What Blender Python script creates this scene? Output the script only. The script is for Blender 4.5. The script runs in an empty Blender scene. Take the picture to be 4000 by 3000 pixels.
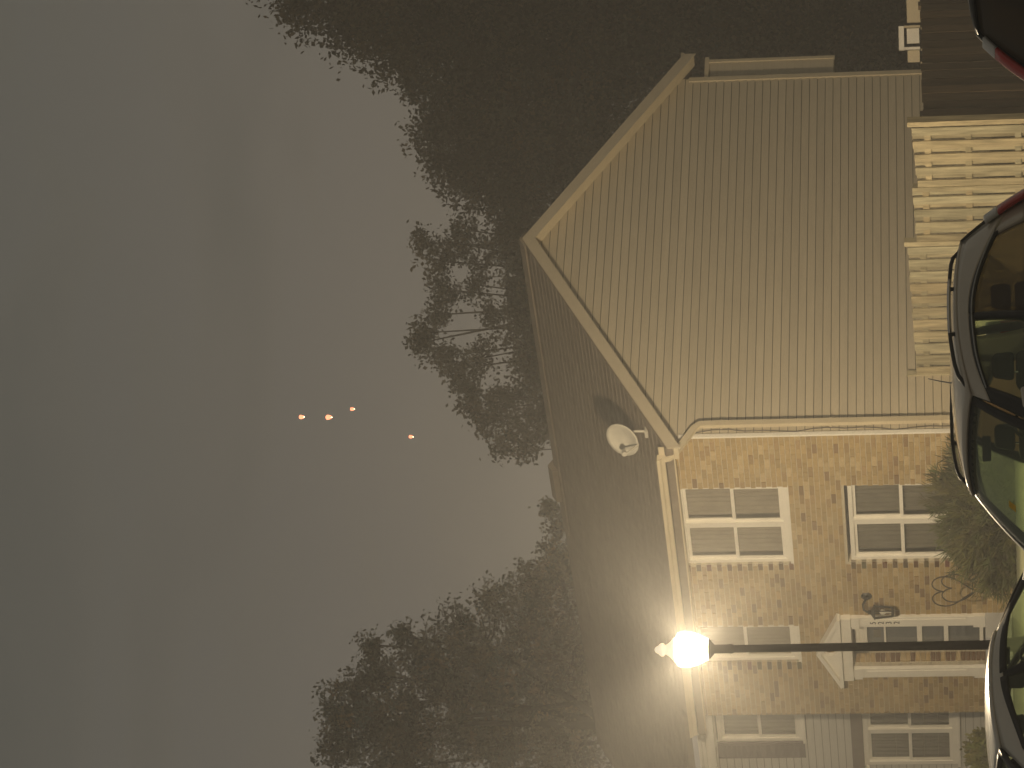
import bpy, math, random
import numpy as np
from mathutils import Vector, Matrix

random.seed(7)
rng = np.random.default_rng(7)
scn = bpy.context.scene
COL = scn.collection

# ------------------------------------------------------------------ camera
# photograph taken on its side: picture right = down, picture top = right
FPX, HOR, ROLL, EYE = 13856.0, 3741.0, 0.0245, Vector((0, 0, 1.65))
_p = math.atan2(HOR - 2000, FPX)
FW = Vector((0, math.cos(_p), math.sin(_p)))
_r0, _u0 = Vector((1, 0, 0)), Vector((0, -math.sin(_p), math.cos(_p)))
RT = _r0 * math.cos(ROLL) - _u0 * math.sin(ROLL)
UP = _u0 * math.cos(ROLL) + _r0 * math.sin(ROLL)
cd = bpy.data.cameras.new('camera')
cd.sensor_width = 36.0
cd.lens = 36.0 * FPX / 4000.0
cd.clip_start, cd.clip_end = 0.5, 5000
cam = bpy.data.objects.new('camera', cd)
COL.objects.link(cam)
m = Matrix((-UP, RT, -FW)).transposed().to_4x4()
m.translation = EYE
cam.matrix_world = m
scn.camera = cam

def at(x, y, Y):
    """photo pixel -> point at depth Y in front of the camera"""
    d = FW * FPX + RT * (3000 - y - 1500) - UP * (x - 2000)
    return EYE + d * (Y / d.y)

# ------------------------------------------------------------------ sky, exposure
w = bpy.data.worlds.new('World'); scn.world = w; w.use_nodes = True
nt = w.node_tree; N = nt.nodes; L = nt.links
N.clear()
out = N.new('ShaderNodeOutputWorld'); bg = N.new('ShaderNodeBackground')
tc = N.new('ShaderNodeTexCoord'); sp = N.new('ShaderNodeSeparateXYZ')
L.new(tc.outputs['Generated'], sp.inputs[0])
rp = N.new('ShaderNodeValToRGB')
for i, (p, c) in enumerate([(0.0, (.240, .200, .152)), (.08, (.228, .192, .147)), (.14, (.182, .158, .128)), (.20, (.138, .126, .107)), (.28, (.105, .102, .087)), (1.0, (.098, .094, .082))]):
    e = rp.color_ramp.elements[i] if i < 2 else rp.color_ramp.elements.new(p)
    e.position = p; e.color = (*c, 1)
L.new(sp.outputs['Z'], rp.inputs[0])
mp = N.new('ShaderNodeMapping'); mp.inputs['Scale'].default_value = (4.5, 4.5, 17)
nz = N.new('ShaderNodeTexNoise'); nz.inputs['Scale'].default_value = 1.5; nz.inputs['Detail'].default_value = 5; nz.inputs['Distortion'].default_value = .5; nz.inputs['Roughness'].default_value = .45
L.new(tc.outputs['Generated'], mp.inputs[0]); L.new(mp.outputs[0], nz.inputs[0])
cr = N.new('ShaderNodeValToRGB')
cr.color_ramp.elements[0].position = .22; cr.color_ramp.elements[0].color = (.72, .755, .755, 1)
cr.color_ramp.elements[1].position = .78; cr.color_ramp.elements[1].color = (1.20, 1.165, 1.14, 1)
cr.color_ramp.interpolation = 'B_SPLINE'; rp.color_ramp.interpolation = 'B_SPLINE'
L.new(nz.outputs['Fac'], cr.inputs[0])
mx = N.new('ShaderNodeMix'); mx.data_type = 'RGBA'; mx.blend_type = 'MULTIPLY'; mx.inputs[0].default_value = 1
L.new(rp.outputs[0], mx.inputs[6]); L.new(cr.outputs[0], mx.inputs[7])
L.new(mx.outputs[2], bg.inputs[0]); bg.inputs[1].default_value = 0.97
L.new(bg.outputs[0], out.inputs[0])

vs = scn.view_settings
vs.view_transform = 'Standard'; vs.look = 'None'; vs.gamma = 1; vs.exposure = 0.0; vs.use_curve_mapping = False
scn.cycles.use_denoising = True
scn.cycles.max_bounces = 8; scn.cycles.volume_bounces = 0; scn.cycles.transparent_max_bounces = 16
scn.cycles.sample_clamp_indirect = 4.0
LAMP_POS = (-3.275, 43.0)
LAMP_POWER = 7300.0

# ------------------------------------------------------------------ materials
def mat(name, col, rough=.7, metal=0.0, var=.12, vscale=6.0, bump=0.0, bscale=40.0, spec=.5, coat=0.0, emit=None, estr=0.0, attr=None, stretch=None, coords='Object'):
    m = bpy.data.materials.new(name); m.use_nodes = True
    nt = m.node_tree; N = nt.nodes; L = nt.links
    b = N['Principled BSDF']
    b.inputs['Roughness'].default_value = rough; b.inputs['Metallic'].default_value = metal
    b.inputs['Specular IOR Level'].default_value = spec; b.inputs['Coat Weight'].default_value = coat
    t = N.new('ShaderNodeTexCoord')
    src = t.outputs[coords]
    if stretch:
        mp = N.new('ShaderNodeMapping'); mp.inputs['Scale'].default_value = stretch
        L.new(src, mp.inputs[0]); src = mp.outputs[0]
    nz = N.new('ShaderNodeTexNoise'); nz.inputs['Scale'].default_value = vscale; nz.inputs['Detail'].default_value = 5
    L.new(src, nz.inputs['Vector'])
    r = N.new('ShaderNodeValToRGB')
    r.color_ramp.elements[0].position = .28; r.color_ramp.elements[1].position = .72
    r.color_ramp.elements[0].color = (*[c * (1 - var) for c in col], 1)
    r.color_ramp.elements[1].color = (*[min(1, c * (1 + var)) for c in col], 1)
    L.new(nz.outputs['Fac'], r.inputs[0])
    last = r.outputs[0]
    if attr:
        a = N.new('ShaderNodeAttribute'); a.attribute_name = attr
        x = N.new('ShaderNodeMix'); x.data_type = 'RGBA'; x.blend_type = 'MULTIPLY'; x.inputs[0].default_value = 1
        L.new(last, x.inputs[6]); L.new(a.outputs['Color'], x.inputs[7]); last = x.outputs[2]
    L.new(last, b.inputs['Base Color'])
    if bump:
        n2 = N.new('ShaderNodeTexNoise'); n2.inputs['Scale'].default_value = bscale; n2.inputs['Detail'].default_value = 4
        L.new(src, n2.inputs['Vector'])
        bp = N.new('ShaderNodeBump'); bp.inputs['Strength'].default_value = bump; bp.inputs['Distance'].default_value = .01
        L.new(n2.outputs['Fac'], bp.inputs['Height']); L.new(bp.outputs[0], b.inputs['Normal'])
    if emit:
        b.inputs['Emission Color'].default_value = (*emit, 1); b.inputs['Emission Strength'].default_value = estr
    return m

def glass(name, tint=(.8, .9, .85), clear=.75, rough=.03, ior=1.45):
    """thin pane: tinted see-through plus fresnel gloss"""
    m = bpy.data.materials.new(name); m.use_nodes = True
    nt = m.node_tree; N = nt.nodes; L = nt.links; N.clear()
    o = N.new('ShaderNodeOutputMaterial')
    t = N.new('ShaderNodeBsdfTransparent'); t.inputs[0].default_value = (*[c * clear for c in tint], 1)
    g = N.new('ShaderNodeBsdfGlossy'); g.inputs['Roughness'].default_value = rough
    lw = N.new('ShaderNodeLayerWeight'); lw.inputs[0].default_value = .5
    pw = N.new('ShaderNodeMath'); pw.operation = 'POWER'; pw.inputs[1].default_value = 4.0
    f = N.new('ShaderNodeMath'); f.operation = 'MULTIPLY_ADD'; f.inputs[1].default_value = .55; f.inputs[2].default_value = .03
    L.new(lw.outputs['Facing'], pw.inputs[0]); L.new(pw.outputs[0], f.inputs[0])
    x = N.new('ShaderNodeMixShader')
    tcn = N.new('ShaderNodeTexCoord'); nz = N.new('ShaderNodeTexNoise'); nz.inputs['Scale'].default_value = 2.5
    L.new(tcn.outputs['Object'], nz.inputs['Vector'])
    bp = N.new('ShaderNodeBump'); bp.inputs['Strength'].default_value = .04
    L.new(nz.outputs['Fac'], bp.inputs['Height']); L.new(bp.outputs[0], g.inputs['Normal'])
    L.new(f.outputs[0], x.inputs[0]); L.new(t.outputs[0], x.inputs[1]); L.new(g.outputs[0], x.inputs[2]); L.new(x.outputs[0], o.inputs[0])
    return m

def carglass(name, tint, clear, veil, amount):
    m = glass(name, tint, clear, .02)
    nt = m.node_tree; N = nt.nodes; L = nt.links
    o = next(n for n in N if n.type == 'OUTPUT_MATERIAL'); src = o.inputs[0].links[0].from_socket
    d = N.new('ShaderNodeBsdfDiffuse'); t = N.new('ShaderNodeBsdfTranslucent')  # pale diffuse layer added to brighten the panes
    d.inputs[0].default_value = t.inputs[0].default_value = (*veil, 1)
    a = N.new('ShaderNodeMixShader'); a.inputs[0].default_value = .7
    L.new(d.outputs[0], a.inputs[1]); L.new(t.outputs[0], a.inputs[2])
    x = N.new('ShaderNodeMixShader'); x.inputs[0].default_value = amount
    L.new(src, x.inputs[1]); L.new(a.outputs[0], x.inputs[2]); L.new(x.outputs[0], o.inputs[0])
    return m

def leafmat(name, col, trans=.35, rough=.6):
    m = mat(name, col, rough, var=.25, vscale=1.2, attr='tone', spec=.25)
    nt = m.node_tree; N = nt.nodes; L = nt.links
    b = N['Principled BSDF']; o = N['Material Output']
    t = N.new('ShaderNodeBsdfTranslucent'); x = N.new('ShaderNodeMixShader'); x.inputs[0].default_value = trans
    L.new(b.inputs['Base Color'].links[0].from_socket, t.inputs[0])
    L.new(b.outputs[0], x.inputs[1]); L.new(t.outputs[0], x.inputs[2]); L.new(x.outputs[0], o.inputs[0])
    return m

M = {}
M['grass'] = mat('grass', (.12, .122, .065), .9, var=.3, vscale=3, bump=.6)
M['asphalt'] = mat('asphalt', (.05, .05, .048), .85, var=.2, vscale=8, bump=.4, bscale=120)
M['mortar'] = mat('mortar', (.50, .44, .33), .9, var=.12, vscale=14, bump=.3)
M['brick'] = mat('brick', (1, 1, 1), .85, var=.13, vscale=23, bump=.5, bscale=90, attr='tone', spec=.25)
M['siding'] = mat('tan_siding', (.54, .47, .35), .55, var=.05, vscale=1.3, bump=.12, bscale=25, stretch=(1, 1, 8), attr='tone')
M['siding_grey'] = mat('grey_siding', (.52, .50, .46), .55, var=.05, vscale=1.3, bump=.12, bscale=25, stretch=(1, 1, 8), attr='tone')
M['trim'] = mat('cream_trim', (.56, .48, .34), .5, var=.06, vscale=3)
M['rake'] = mat('rake_paint', (.50, .43, .32), .55, var=.06, vscale=3)
M['white'] = mat('white_trim', (.78, .74, .66), .45, var=.05, vscale=4)
M['shingle'] = mat('shingle', (.19, .155, .12), .92, var=.14, vscale=5, bump=.5, bscale=30, spec=.2)
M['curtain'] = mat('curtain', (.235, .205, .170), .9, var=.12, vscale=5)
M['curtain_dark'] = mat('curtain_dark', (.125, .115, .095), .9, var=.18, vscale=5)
M['gap_shade'] = mat('siding_gap_shade', (.10, .085, .065), .95)  # dark backing colour stands in for shade and grime between siding boards
M['room'] = mat('dark_room', (.045, .045, .05), .9)
M['pane'] = glass('window_glass', (.97, .97, .95), 1.0)
M['door_paint'] = mat('door_paint', (.10, .11, .13), .5)
M['black'] = mat('black_metal', (.022, .020, .018), .45, spec=.4)
M['wire'] = mat('dark_wire', (.035, .028, .02), .5)
M['shutter'] = mat('shutter', (.085, .065, .075), .6)
M['band'] = mat('brown_panel', (.15, .12, .105), .7)
M['fence'] = mat('weathered_wood', (.40, .345, .225), .85, var=.34, vscale=3.5, bump=.7, bscale=14, stretch=(6, 6, .7), attr='tone', spec=.2)
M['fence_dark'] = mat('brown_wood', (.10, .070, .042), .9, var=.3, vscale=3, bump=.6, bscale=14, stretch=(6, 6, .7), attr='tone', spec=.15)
M['concrete'] = mat('concrete', (.42, .42, .42), .85, var=.12, vscale=6, bump=.3)
M['dish'] = mat('dish_grey', (.50, .47, .40), .45)
M['bark'] = mat('bark', (.075, .055, .04), .95, var=.3, vscale=5, bump=.8, bscale=12)
M['leaf_dark'] = leafmat('leaf_dark', (.092, .076, .046))
M['leaf_mid'] = leafmat('leaf_mid', (.12, .10, .066))
M['leaf_pale'] = leafmat('leaf_pale', (.19, .165, .12), .45)
M['needle'] = leafmat('needle', (.078, .088, .034), .2)
M['box_leaf'] = leafmat('box_leaf', (.16, .17, .045), .25)
gm_ = bpy.data.materials.new('lamp_globe'); gm_.use_nodes = True; M['globe'] = gm_
_n = gm_.node_tree.nodes; _l = gm_.node_tree.links; _n.clear()
_o = _n.new('ShaderNodeOutputMaterial'); _x = _n.new('ShaderNodeMixShader'); _t = _n.new('ShaderNodeBsdfTransparent'); _e = _n.new('ShaderNodeEmission')
_e.inputs[0].default_value = (1.0, .86, .62, 1); _e.inputs[1].default_value = 9.0; _x.inputs[0].default_value = .35
_l.new(_t.outputs[0], _x.inputs[1]); _l.new(_e.outputs[0], _x.inputs[2]); _l.new(_x.outputs[0], _o.inputs[0])
M['finial'] = mat('lamp_cap', (.62, .55, .42), .5, emit=(1.0, .86, .62), estr=.75)
M['pole'] = mat('pole_paint', (.022, .019, .017), .95, spec=.08)
M['lantern'] = mat('lantern_paper', (.9, .6, .3), .8, emit=(1.0, .30, .15), estr=3.2)
M['flame'] = mat('lantern_flame', (1, .8, .5), .8, emit=(1.0, .75, .45), estr=40.0)
M['tyre'] = mat('tyre', (.02, .02, .02), .9)
M['rim'] = mat('wheel_rim', (.5, .5, .5), .35, metal=.9)
M['chrome'] = mat('chrome', (.75, .72, .68), .12, metal=1, var=.02)
M['cabin'] = mat('cabin_dark', (.020, .019, .018), .9)
M['seal'] = mat('black_seal', (.013, .013, .013), .45)
M['cabin_glass'] = carglass('car_glass', (.94, .98, .88), .99, (.66, .70, .54), .10)
M['cabin_glass_veiled'] = carglass('car_glass_veiled', (.92, .98, .88), .99, (.74, .78, .64), .14)  # windscreen lightened by the added pale layer
M['cabin_glass_dark'] = carglass('car_glass_tinted', (.55, .48, .38), .7, (.66, .54, .40), .26)
M['tail_red'] = mat('tail_red', (.60, .02, .012), .15, coat=1, var=.05)
M['tail_clear'] = mat('tail_clear', (.75, .72, .68), .12, coat=1, var=.05)
M['sticker'] = mat('yellow_sticker', (.80, .48, .02), .6)
M['paint_champagne'] = mat('champagne_paint', (.68, .60, .49), .28, metal=.15, coat=1, var=.03)
M['paint_silver'] = mat('silver_paint', (.70, .66, .59), .26, metal=.15, coat=1, var=.03)
M['paint_black'] = mat('dark_paint', (.075, .066, .056), .25, metal=.2, coat=1, var=.03)
M['lens'] = glass('lamp_lens', (.95, .95, .95), .9)

# ------------------------------------------------------------------ mesh helpers
class MB:
    def __init__(s): s.v = []; s.f = []; s.t = []
    def add(s, vs, fs, tone=None):
        o = len(s.v); s.v += [tuple(v) for v in vs]; s.f += [tuple(i + o for i in f) for f in fs]
        s.t += [tone or (1, 1, 1)] * len(vs); return s
    def box(s, x0, x1, y0, y1, z0, z1, tone=None):
        return s.add([(x0, y0, z0), (x1, y0, z0), (x1, y1, z0), (x0, y1, z0), (x0, y0, z1), (x1, y0, z1), (x1, y1, z1), (x0, y1, z1)],
                     [(0, 3, 2, 1), (4, 5, 6, 7), (0, 1, 5, 4), (1, 2, 6, 5), (2, 3, 7, 6), (3, 0, 4, 7)], tone)
    def hexa(s, p, tone=None):   # 4 bottom + 4 top
        return s.add(p, [(0, 3, 2, 1), (4, 5, 6, 7), (0, 1, 5, 4), (1, 2, 6, 5), (2, 3, 7, 6), (3, 0, 4, 7)], tone)
    def prism(s, prof, d0, d1, axis='y', tone=None):
        """extrude a 2-D outline along an axis (y: prof=(x,z); x: prof=(y,z); z: prof=(x,y))"""
        n = len(prof); P = []
        for d in (d0, d1):
            for a, b in prof:
                P.append({'y': (a, d, b), 'x': (d, a, b), 'z': (a, b, d)}[axis])
        F = [tuple(range(n))[::-1], tuple(range(n, 2 * n))] + [(i, (i + 1) % n, n + (i + 1) % n, n + i) for i in range(n)]
        return s.add(P, F, tone)
    def tube(s, pts, r, n=8, cap=True, tone=None):
        pts = [Vector(p) for p in pts]; k = len(pts)
        rs = r if isinstance(r, (list, tuple)) else [r] * k
        V = []; ref = None
        for i, p in enumerate(pts):
            d = (pts[min(i + 1, k - 1)] - pts[max(i - 1, 0)]).normalized()
            if ref is None:
                ref = d.orthogonal().normalized()
            ref = (ref - d * ref.dot(d)).normalized(); b = d.cross(ref)
            for j in range(n):
                a = 2 * math.pi * j / n + math.pi / n
                V.append(p + (ref * math.cos(a) + b * math.sin(a)) * rs[i])
        F = [(i * n + j, i * n + (j + 1) % n, (i + 1) * n + (j + 1) % n, (i + 1) * n + j) for i in range(k - 1) for j in range(n)]
        if cap: F += [tuple(range(n))[::-1], tuple((k - 1) * n + j for j in range(n))]
        return s.add(V, F, tone)
    def lathe(s, prof, c=(0, 0, 0), n=24, axis='z'):
        V = []
        for r, z in prof:
            for j in range(n):
                a = 2 * math.pi * j / n
                q = (r * math.cos(a), r * math.sin(a), z) if axis == 'z' else (r * math.cos(a), z, r * math.sin(a))
                V.append((c[0] + q[0], c[1] + q[1], c[2] + q[2]))
        k = len(prof)
        F = [(i * n + j, i * n + (j + 1) % n, (i + 1) * n + (j + 1) % n, (i + 1) * n + j) for i in range(k - 1) for j in range(n)]
        F += [tuple(range(n))[::-1], tuple((k - 1) * n + j for j in range(n))]
        return s.add(V, F)
    def patch(s, fn, na, nb, th=.02, flip=1):
        """thick curved panel from fn(a,b), a,b in 0..1"""
        P = [[Vector(fn(i / na, j / nb)) for j in range(nb + 1)] for i in range(na + 1)]
        V = []; W = []
        for i in range(na + 1):
            for j in range(nb + 1):
                da = P[min(i + 1, na)][j] - P[max(i - 1, 0)][j]; db = P[i][min(j + 1, nb)] - P[i][max(j - 1, 0)]
                nn = da.cross(db)
                nn = nn.normalized() if nn.length > 1e-9 else Vector((0, 0, 1))
                V.append(P[i][j]); W.append(P[i][j] - nn * th * flip)
        K = (na + 1) * (nb + 1); q = nb + 1
        F = []
        for i in range(na):
            for j in range(nb):
                a = i * q + j
                F.append((a, a + q, a + q + 1, a + 1)); F.append((K + a, K + a + 1, K + a + q + 1, K + a + q))
        rim = [i * q for i in range(na + 1)] + [na * q + j for j in range(1, q)] + [i * q + nb for i in range(na - 1, -1, -1)] + [j for j in range(nb - 1, 0, -1)]
        for a, b in zip(rim, rim[1:] + rim[:1]): F.append((a, K + a, K + b, b))
        return s.add(V + W, F)
    def mesh(s, name, smooth=False):
        me = bpy.data.meshes.new(name); me.from_pydata(s.v, [], s.f); me.validate()
        at_ = me.color_attributes.new('tone', 'FLOAT_COLOR', 'POINT')
        at_.data.foreach_set('color', np.hstack([np.array(s.t, dtype=np.float32), np.ones((len(s.t), 1), np.float32)]).ravel())
        if smooth: me.polygons.foreach_set('use_smooth', [True] * len(me.polygons))
        me.update(); return me
    def build(s, name, m, parent=None, smooth=False, recalc=False):
        me = s.mesh(name, smooth)
        if recalc:
            import bmesh
            bm = bmesh.new(); bm.from_mesh(me); bmesh.ops.recalc_face_normals(bm, faces=bm.faces); bm.to_mesh(me); bm.free()
        return link(name, me, m, parent)

def link(name, me, m, parent=None):
    if m is not None and not me.materials: me.materials.append(M[m] if isinstance(m, str) else m)
    o = bpy.data.objects.new(name, me); COL.objects.link(o)
    if parent is not None: o.parent = parent
    return o

def tag(o, label, cat, group=None):
    o['label'] = label; o['category'] = cat
    if group: o['group'] = group
    return o

def thing(name, loc, rz, label, cat, group=None):
    o = bpy.data.objects.new(name, None); COL.objects.link(o)
    o.location = loc; o.rotation_euler = (0, 0, rz); o.empty_display_size = .3
    return tag(o, label, cat, group)

def B(x0, x1, y0, y1, z0, z1): return MB().box(x0, x1, y0, y1, z0, z1)

def bevel(o, w=.01, n=2):
    b = o.modifiers.new('bevel', 'BEVEL'); b.width = w; b.segments = n; b.limit_method = 'ANGLE'; b.angle_limit = math.radians(40)
    return o

# ------------------------------------------------------------------ house frame
PSI = math.radians(48)
HROT = math.pi / 2 - PSI                       # local x: into the house, local y: along the front to the left
GX = Vector((math.sin(PSI), math.cos(PSI), 0)); FY = Vector((-math.cos(PSI), math.sin(PSI), 0))
CORNER = Vector((-0.8867, 53.5, 0))
def HW(x, y, z): return CORNER + GX * x + FY * y + Vector((0, 0, z))
def on_front(px, py, off=0.0):
    """photo pixel -> (y, z) on the plane x = -off of the house frame"""
    d = FW * FPX + RT * (1500 - py) - UP * (px - 2000)
    P0 = CORNER - GX * off; k = (P0 - EYE).dot(GX) / d.dot(GX); P = EYE + d * k
    return (P - CORNER).dot(FY), P.z
def on_side(px, py, off=0.0):
    d = FW * FPX + RT * (1500 - py) - UP * (px - 2000)
    P0 = CORNER - FY * off; k = (P0 - EYE).dot(FY) / d.dot(FY); P = EYE + d * k
    return (P - CORNER).dot(GX), P.z

# ------------------------------------------------------------------ ground
def gheight(x, y):
    q = Vector((x, y, 0)) - CORNER; lx, ly = q.dot(GX), q.dot(FY)
    d = max(-lx, -ly, 0.0)
    k = min(1, max(0, (14 - d) / 8.5)); k = k * k * (3 - 2 * k)
    w_ = min(1, max(0, (ly - lx + 6) / 6.0)); w_ = w_ * w_ * (3 - 2 * w_)
    return (.55 + .33 * w_) * k
def build_ground():
    xs = list(np.linspace(-60, 60, 81)); ys = list(np.linspace(-20, 160, 121))
    xs = [-2500, -600, -150] + xs + [150, 600, 2500]; ys = [-1500, -200] + ys + [260, 700, 2500]
    V = [(x, y, gheight(x, y) - .01) for y in ys for x in xs]; n = len(xs)
    F = [(j * n + i, j * n + i + 1, (j + 1) * n + i + 1, (j + 1) * n + i) for j in range(len(ys) - 1) for i in range(n - 1)]
    g = MB().add(V, F).build('ground', 'grass', smooth=True); g['kind'] = 'structure'
    # parking lot sheet in front of the row, parallel to the front of the houses
    P = [HW(-40, -40, .006), HW(-15.2, -40, .006), HW(-15.2, 40, .006), HW(-40, 40, .006)]
    a = MB().add(P, [(0, 1, 2, 3)]).build('parking_lot', 'asphalt'); a['kind'] = 'structure'
build_ground()

# ------------------------------------------------------------------ windows
def ring(mb, x0, x1, y0, y1, z0, z1, w, wb=None):
    wb = wb or w
    mb.box(x0, x1, y0, y0 + w, z0, z1); mb.box(x0, x1, y1 - w, y1, z0, z1)
    mb.box(x0, x1, y0 + w, y1 - w, z1 - w, z1); mb.box(x0, x1, y0 + w, y1 - w, z0, z0 + wb)
    return mb
def make_window(root, y0, y1, z0, z1, xf, twin=True, trim=.07, head=.0, curt='curtain', wall_t=.14, blinds=False):
    """double-hung window set in a front wall; xf = face of its frame"""
    f = ring(MB(), xf, xf + .09, y0, y1, z0, z1, trim)
    if head: f.box(xf - .012, xf + .088, y0 + .002, y1 - .002, z1 - trim - head, z1 - trim - .001)
    wn = bevel(f.build('window', 'white', root), .006)
    MB().box(xf - .045, xf + .02, y0 - .03, y1 + .03, z0 - .045, z0 + .002).build('sill', 'white', wn)
    bays = [(y0 + trim, y1 - trim)]
    if twin:
        c = (y0 + y1) / 2
        MB().box(xf - .008, xf + .085, c - .055, c + .055, z0 + trim, z1 - trim - head).build('mullion', 'white', wn)
        bays = [(y0 + trim, c - .055), (c + .055, y1 - trim)]
    zt = z1 - trim - head; zb = z0 + trim; zm = zb + (zt - zb) * .5
    for a, b in bays:
        for k, (p, q) in enumerate(((zm - .02, zt), (zb, zm + .02))):
            xo = xf + .022 + .024 * (1 - k)
            s = ring(MB(), xo, xo + .022, a, b, p, q, .045, .05).build('sash', 'white', wn)
            MB().box(xo + .009, xo + .013, a + .045, b - .045, p + .045, q - .045).build('pane', 'pane', wn)
        # pleated curtain behind the glass
        n = 52; c = MB(); P = []
        for i in range(n + 1):
            yy = a + (b - a) * i / n; xx = xf + .15 + .026 * math.sin(i * .95 + a * 7) + .010 * math.sin(i * 2.05)
            P += [(xx, yy, zb), (xx, yy, zt)]
        c.add(P, [(2 * i, 2 * i + 2, 2 * i + 3, 2 * i + 1) for i in range(n)])
        c.build('curtain', curt, wn, smooth=True)
        if blinds:
            bl = MB(); k = int((zt - zb) / .24)
            for i in range(1, k): bl.box(xf + .11, xf + .13, a, b, zb + i * .24 - .006, zb + i * .24 + .006)
            bl.build('blind', 'curtain', wn)
    return wn

def wall_cells(y0, y1, z0, z1, holes):
    ys = sorted({y0, y1, *[h[0] for h in holes], *[h[1] for h in holes]}); zs = sorted({z0, z1, *[h[2] for h in holes], *[h[3] for h in holes]})
    for a, b in zip(ys, ys[1:]):
        run = None
        for c, d in zip(zs, zs[1:]):
            if any(h[0] <= a and b <= h[1] and h[2] <= c and d <= h[3] for h in holes):
                if run: yield a, b, run[0], run[1]; run = None
            else: run = (run[0], d) if run else (c, d)
        if run: yield a, b, run[0], run[1]

def pediment(root, y0, y1, zb, rise, xf):
    """triangular door head with a round opening in its tympanum"""
    yc = (y0 + y1) / 2; tri = [(y0, zb), (y1, zb), (yc, zb + rise)]
    cz = zb + rise * .40; r = rise * .30; n = 48; O = []; I = []
    for k in range(n):
        a = 2 * math.pi * k / n; dx, dz = math.cos(a), math.sin(a); best = 9
        for (ax, az), (bx, bz) in zip(tri, tri[1:] + tri[:1]):
            ex, ez = bx - ax, bz - az; den = dx * ez - dz * ex
            if abs(den) < 1e-9: continue
            t = ((ax - yc) * ez - (az - cz) * ex) / den; u = ((ax - yc) * dz - (az - cz) * dx) / den
            if t > 0 and -1e-6 <= u <= 1 + 1e-6: best = min(best, t)
        O.append((yc + dx * best, cz + dz * best)); I.append((yc + dx * r, cz + dz * r))
    V = [(xf + .03, *p) for p in O] + [(xf + .03, *p) for p in I] + [(xf + .10, *p) for p in O] + [(xf + .10, *p) for p in I]
    F = []
    for k in range(n):
        j = (k + 1) % n
        F += [(k, n + k, n + j, j), (2 * n + k, 2 * n + j, 3 * n + j, 3 * n + k), (n + k, 3 * n + k, 3 * n + j, n + j), (k, j, 2 * n + j, 2 * n + k)]
    p = MB().add(V, F).build('pediment', 'white', root, recalc=True)
    for sgn in (1, -1):
        a = Vector((0, yc, zb + rise)); b = Vector((0, y1 if sgn > 0 else y0, zb)); d = (b - a).normalized(); nrm = Vector((0, d.z * -sgn, d.y * sgn)).normalized()
        if nrm.z < 0: nrm = -nrm
        pts = [a - nrm * .05, b - nrm * .05 - d * .0, b + nrm * .012 + d * .02, a + nrm * .012]
        hx = [(xf - .035, q.y, q.z) for q in pts] + [(xf + .12, q.y, q.z) for q in pts]
        MB().hexa(hx).build('raking_cornice', 'white', p, recalc=True)
    MB().box(xf - .03, xf + .118, y0 - .005, y1 + .005, zb - .045, zb + .012).build('base_cornice', 'white', p)
    return p

# ------------------------------------------------------------------ brick end townhouse
H = thing('brick_townhouse', CORNER, HROT, 'end townhouse with tan brick front and beige siding gable beside the wooden fence', 'house')
W_END, D_END, EAVE = 7.0, 7.89, 6.0
Z0 = .35
WIN_U = (1.19, 3.06, 4.31, 6.0 - .0); WIN_L = (1.19, 3.06, 1.74, 3.42); WIN_S = (4.63, 5.59, 4.31, 5.98); DOOR = (4.62, 5.73, 1.30, 3.44)
WIN_U = (1.19, 3.06, 4.31, 5.97)
holes = [WIN_U, WIN_L, WIN_S, DOOR]
fw = MB()
for a, b, c, d in wall_cells(0.02, W_END - .02, Z0, 6.05, holes): fw.box(.014, .20, a, b, c, d)
front = fw.build('front_wall', 'mortar', H)

def brick_tone():
    r = random.random()
    if r < .06: c = (.25, .165, .09)
    elif r < .22: c = (.35, .24, .12)
    elif r < .42: c = (.47, .36, .20)
    else: c = (.415, .30, .145)
    k = random.uniform(.86, 1.14)
    return tuple(v * k for v in c)
CRS, BL, JT = .081, .203, .011
full, part = [], []
rows = int((6.05 - .55) / CRS)
for r in range(rows):
    z = .55 + r * CRS; zt = z + CRS - JT
    segs = [(0.0, W_END)]
    for h in holes:
        if z < h[3] - .01 and zt > h[2] + .01:
            segs = [q for (a, b) in segs for q in ((a, min(b, h[0])), (max(a, h[1]), b)) if q[1] - q[0] > .03]
    for a, b in segs:
        y = -(BL + JT) * (.5 if r % 2 else 0)
        while y < b:
            p, q = max(y, a), min(y + BL, b)
            if q - p > .035:
                t = brick_tone()
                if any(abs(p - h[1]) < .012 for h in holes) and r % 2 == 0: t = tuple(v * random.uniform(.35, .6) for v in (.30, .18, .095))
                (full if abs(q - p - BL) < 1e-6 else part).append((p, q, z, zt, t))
            y += BL + JT
full.sort(key=lambda k: k[0])
near, far = full[:300], full[300:]
tones = [brick_tone() for _ in range(28)]
variants = []
for t in tones:
    mbk = MB()
    e = .004
    mbk.add([(0.006, 0, 0), (.09, 0, 0), (.09, BL, 0), (.006, BL, 0), (.006, 0, CRS - JT), (.09, 0, CRS - JT), (.09, BL, CRS - JT), (.006, BL, CRS - JT), (0, e, e), (0, BL - e, e), (0, BL - e, CRS - JT - e), (0, e, CRS - JT - e)],
            [(8, 9, 10, 11)[::-1], (0, 3, 9, 8), (3, 7, 10, 9), (7, 4, 11, 10), (4, 0, 8, 11), (0, 1, 2, 3), (4, 7, 6, 5), (0, 4, 5, 1), (3, 2, 6, 7)], t)
    me = mbk.mesh('brick'); me.materials.append(M['brick']); variants.append(me)
for p, q, z, zt, t in near:
    o = link('brick', random.choice(variants), None, front)
    o.location = (random.uniform(-.004, .003), p, z + random.uniform(-.001, .001))
rest = MB()
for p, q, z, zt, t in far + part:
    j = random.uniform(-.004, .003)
    rest.box(j, .09, p, q, z, zt, t)
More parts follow.
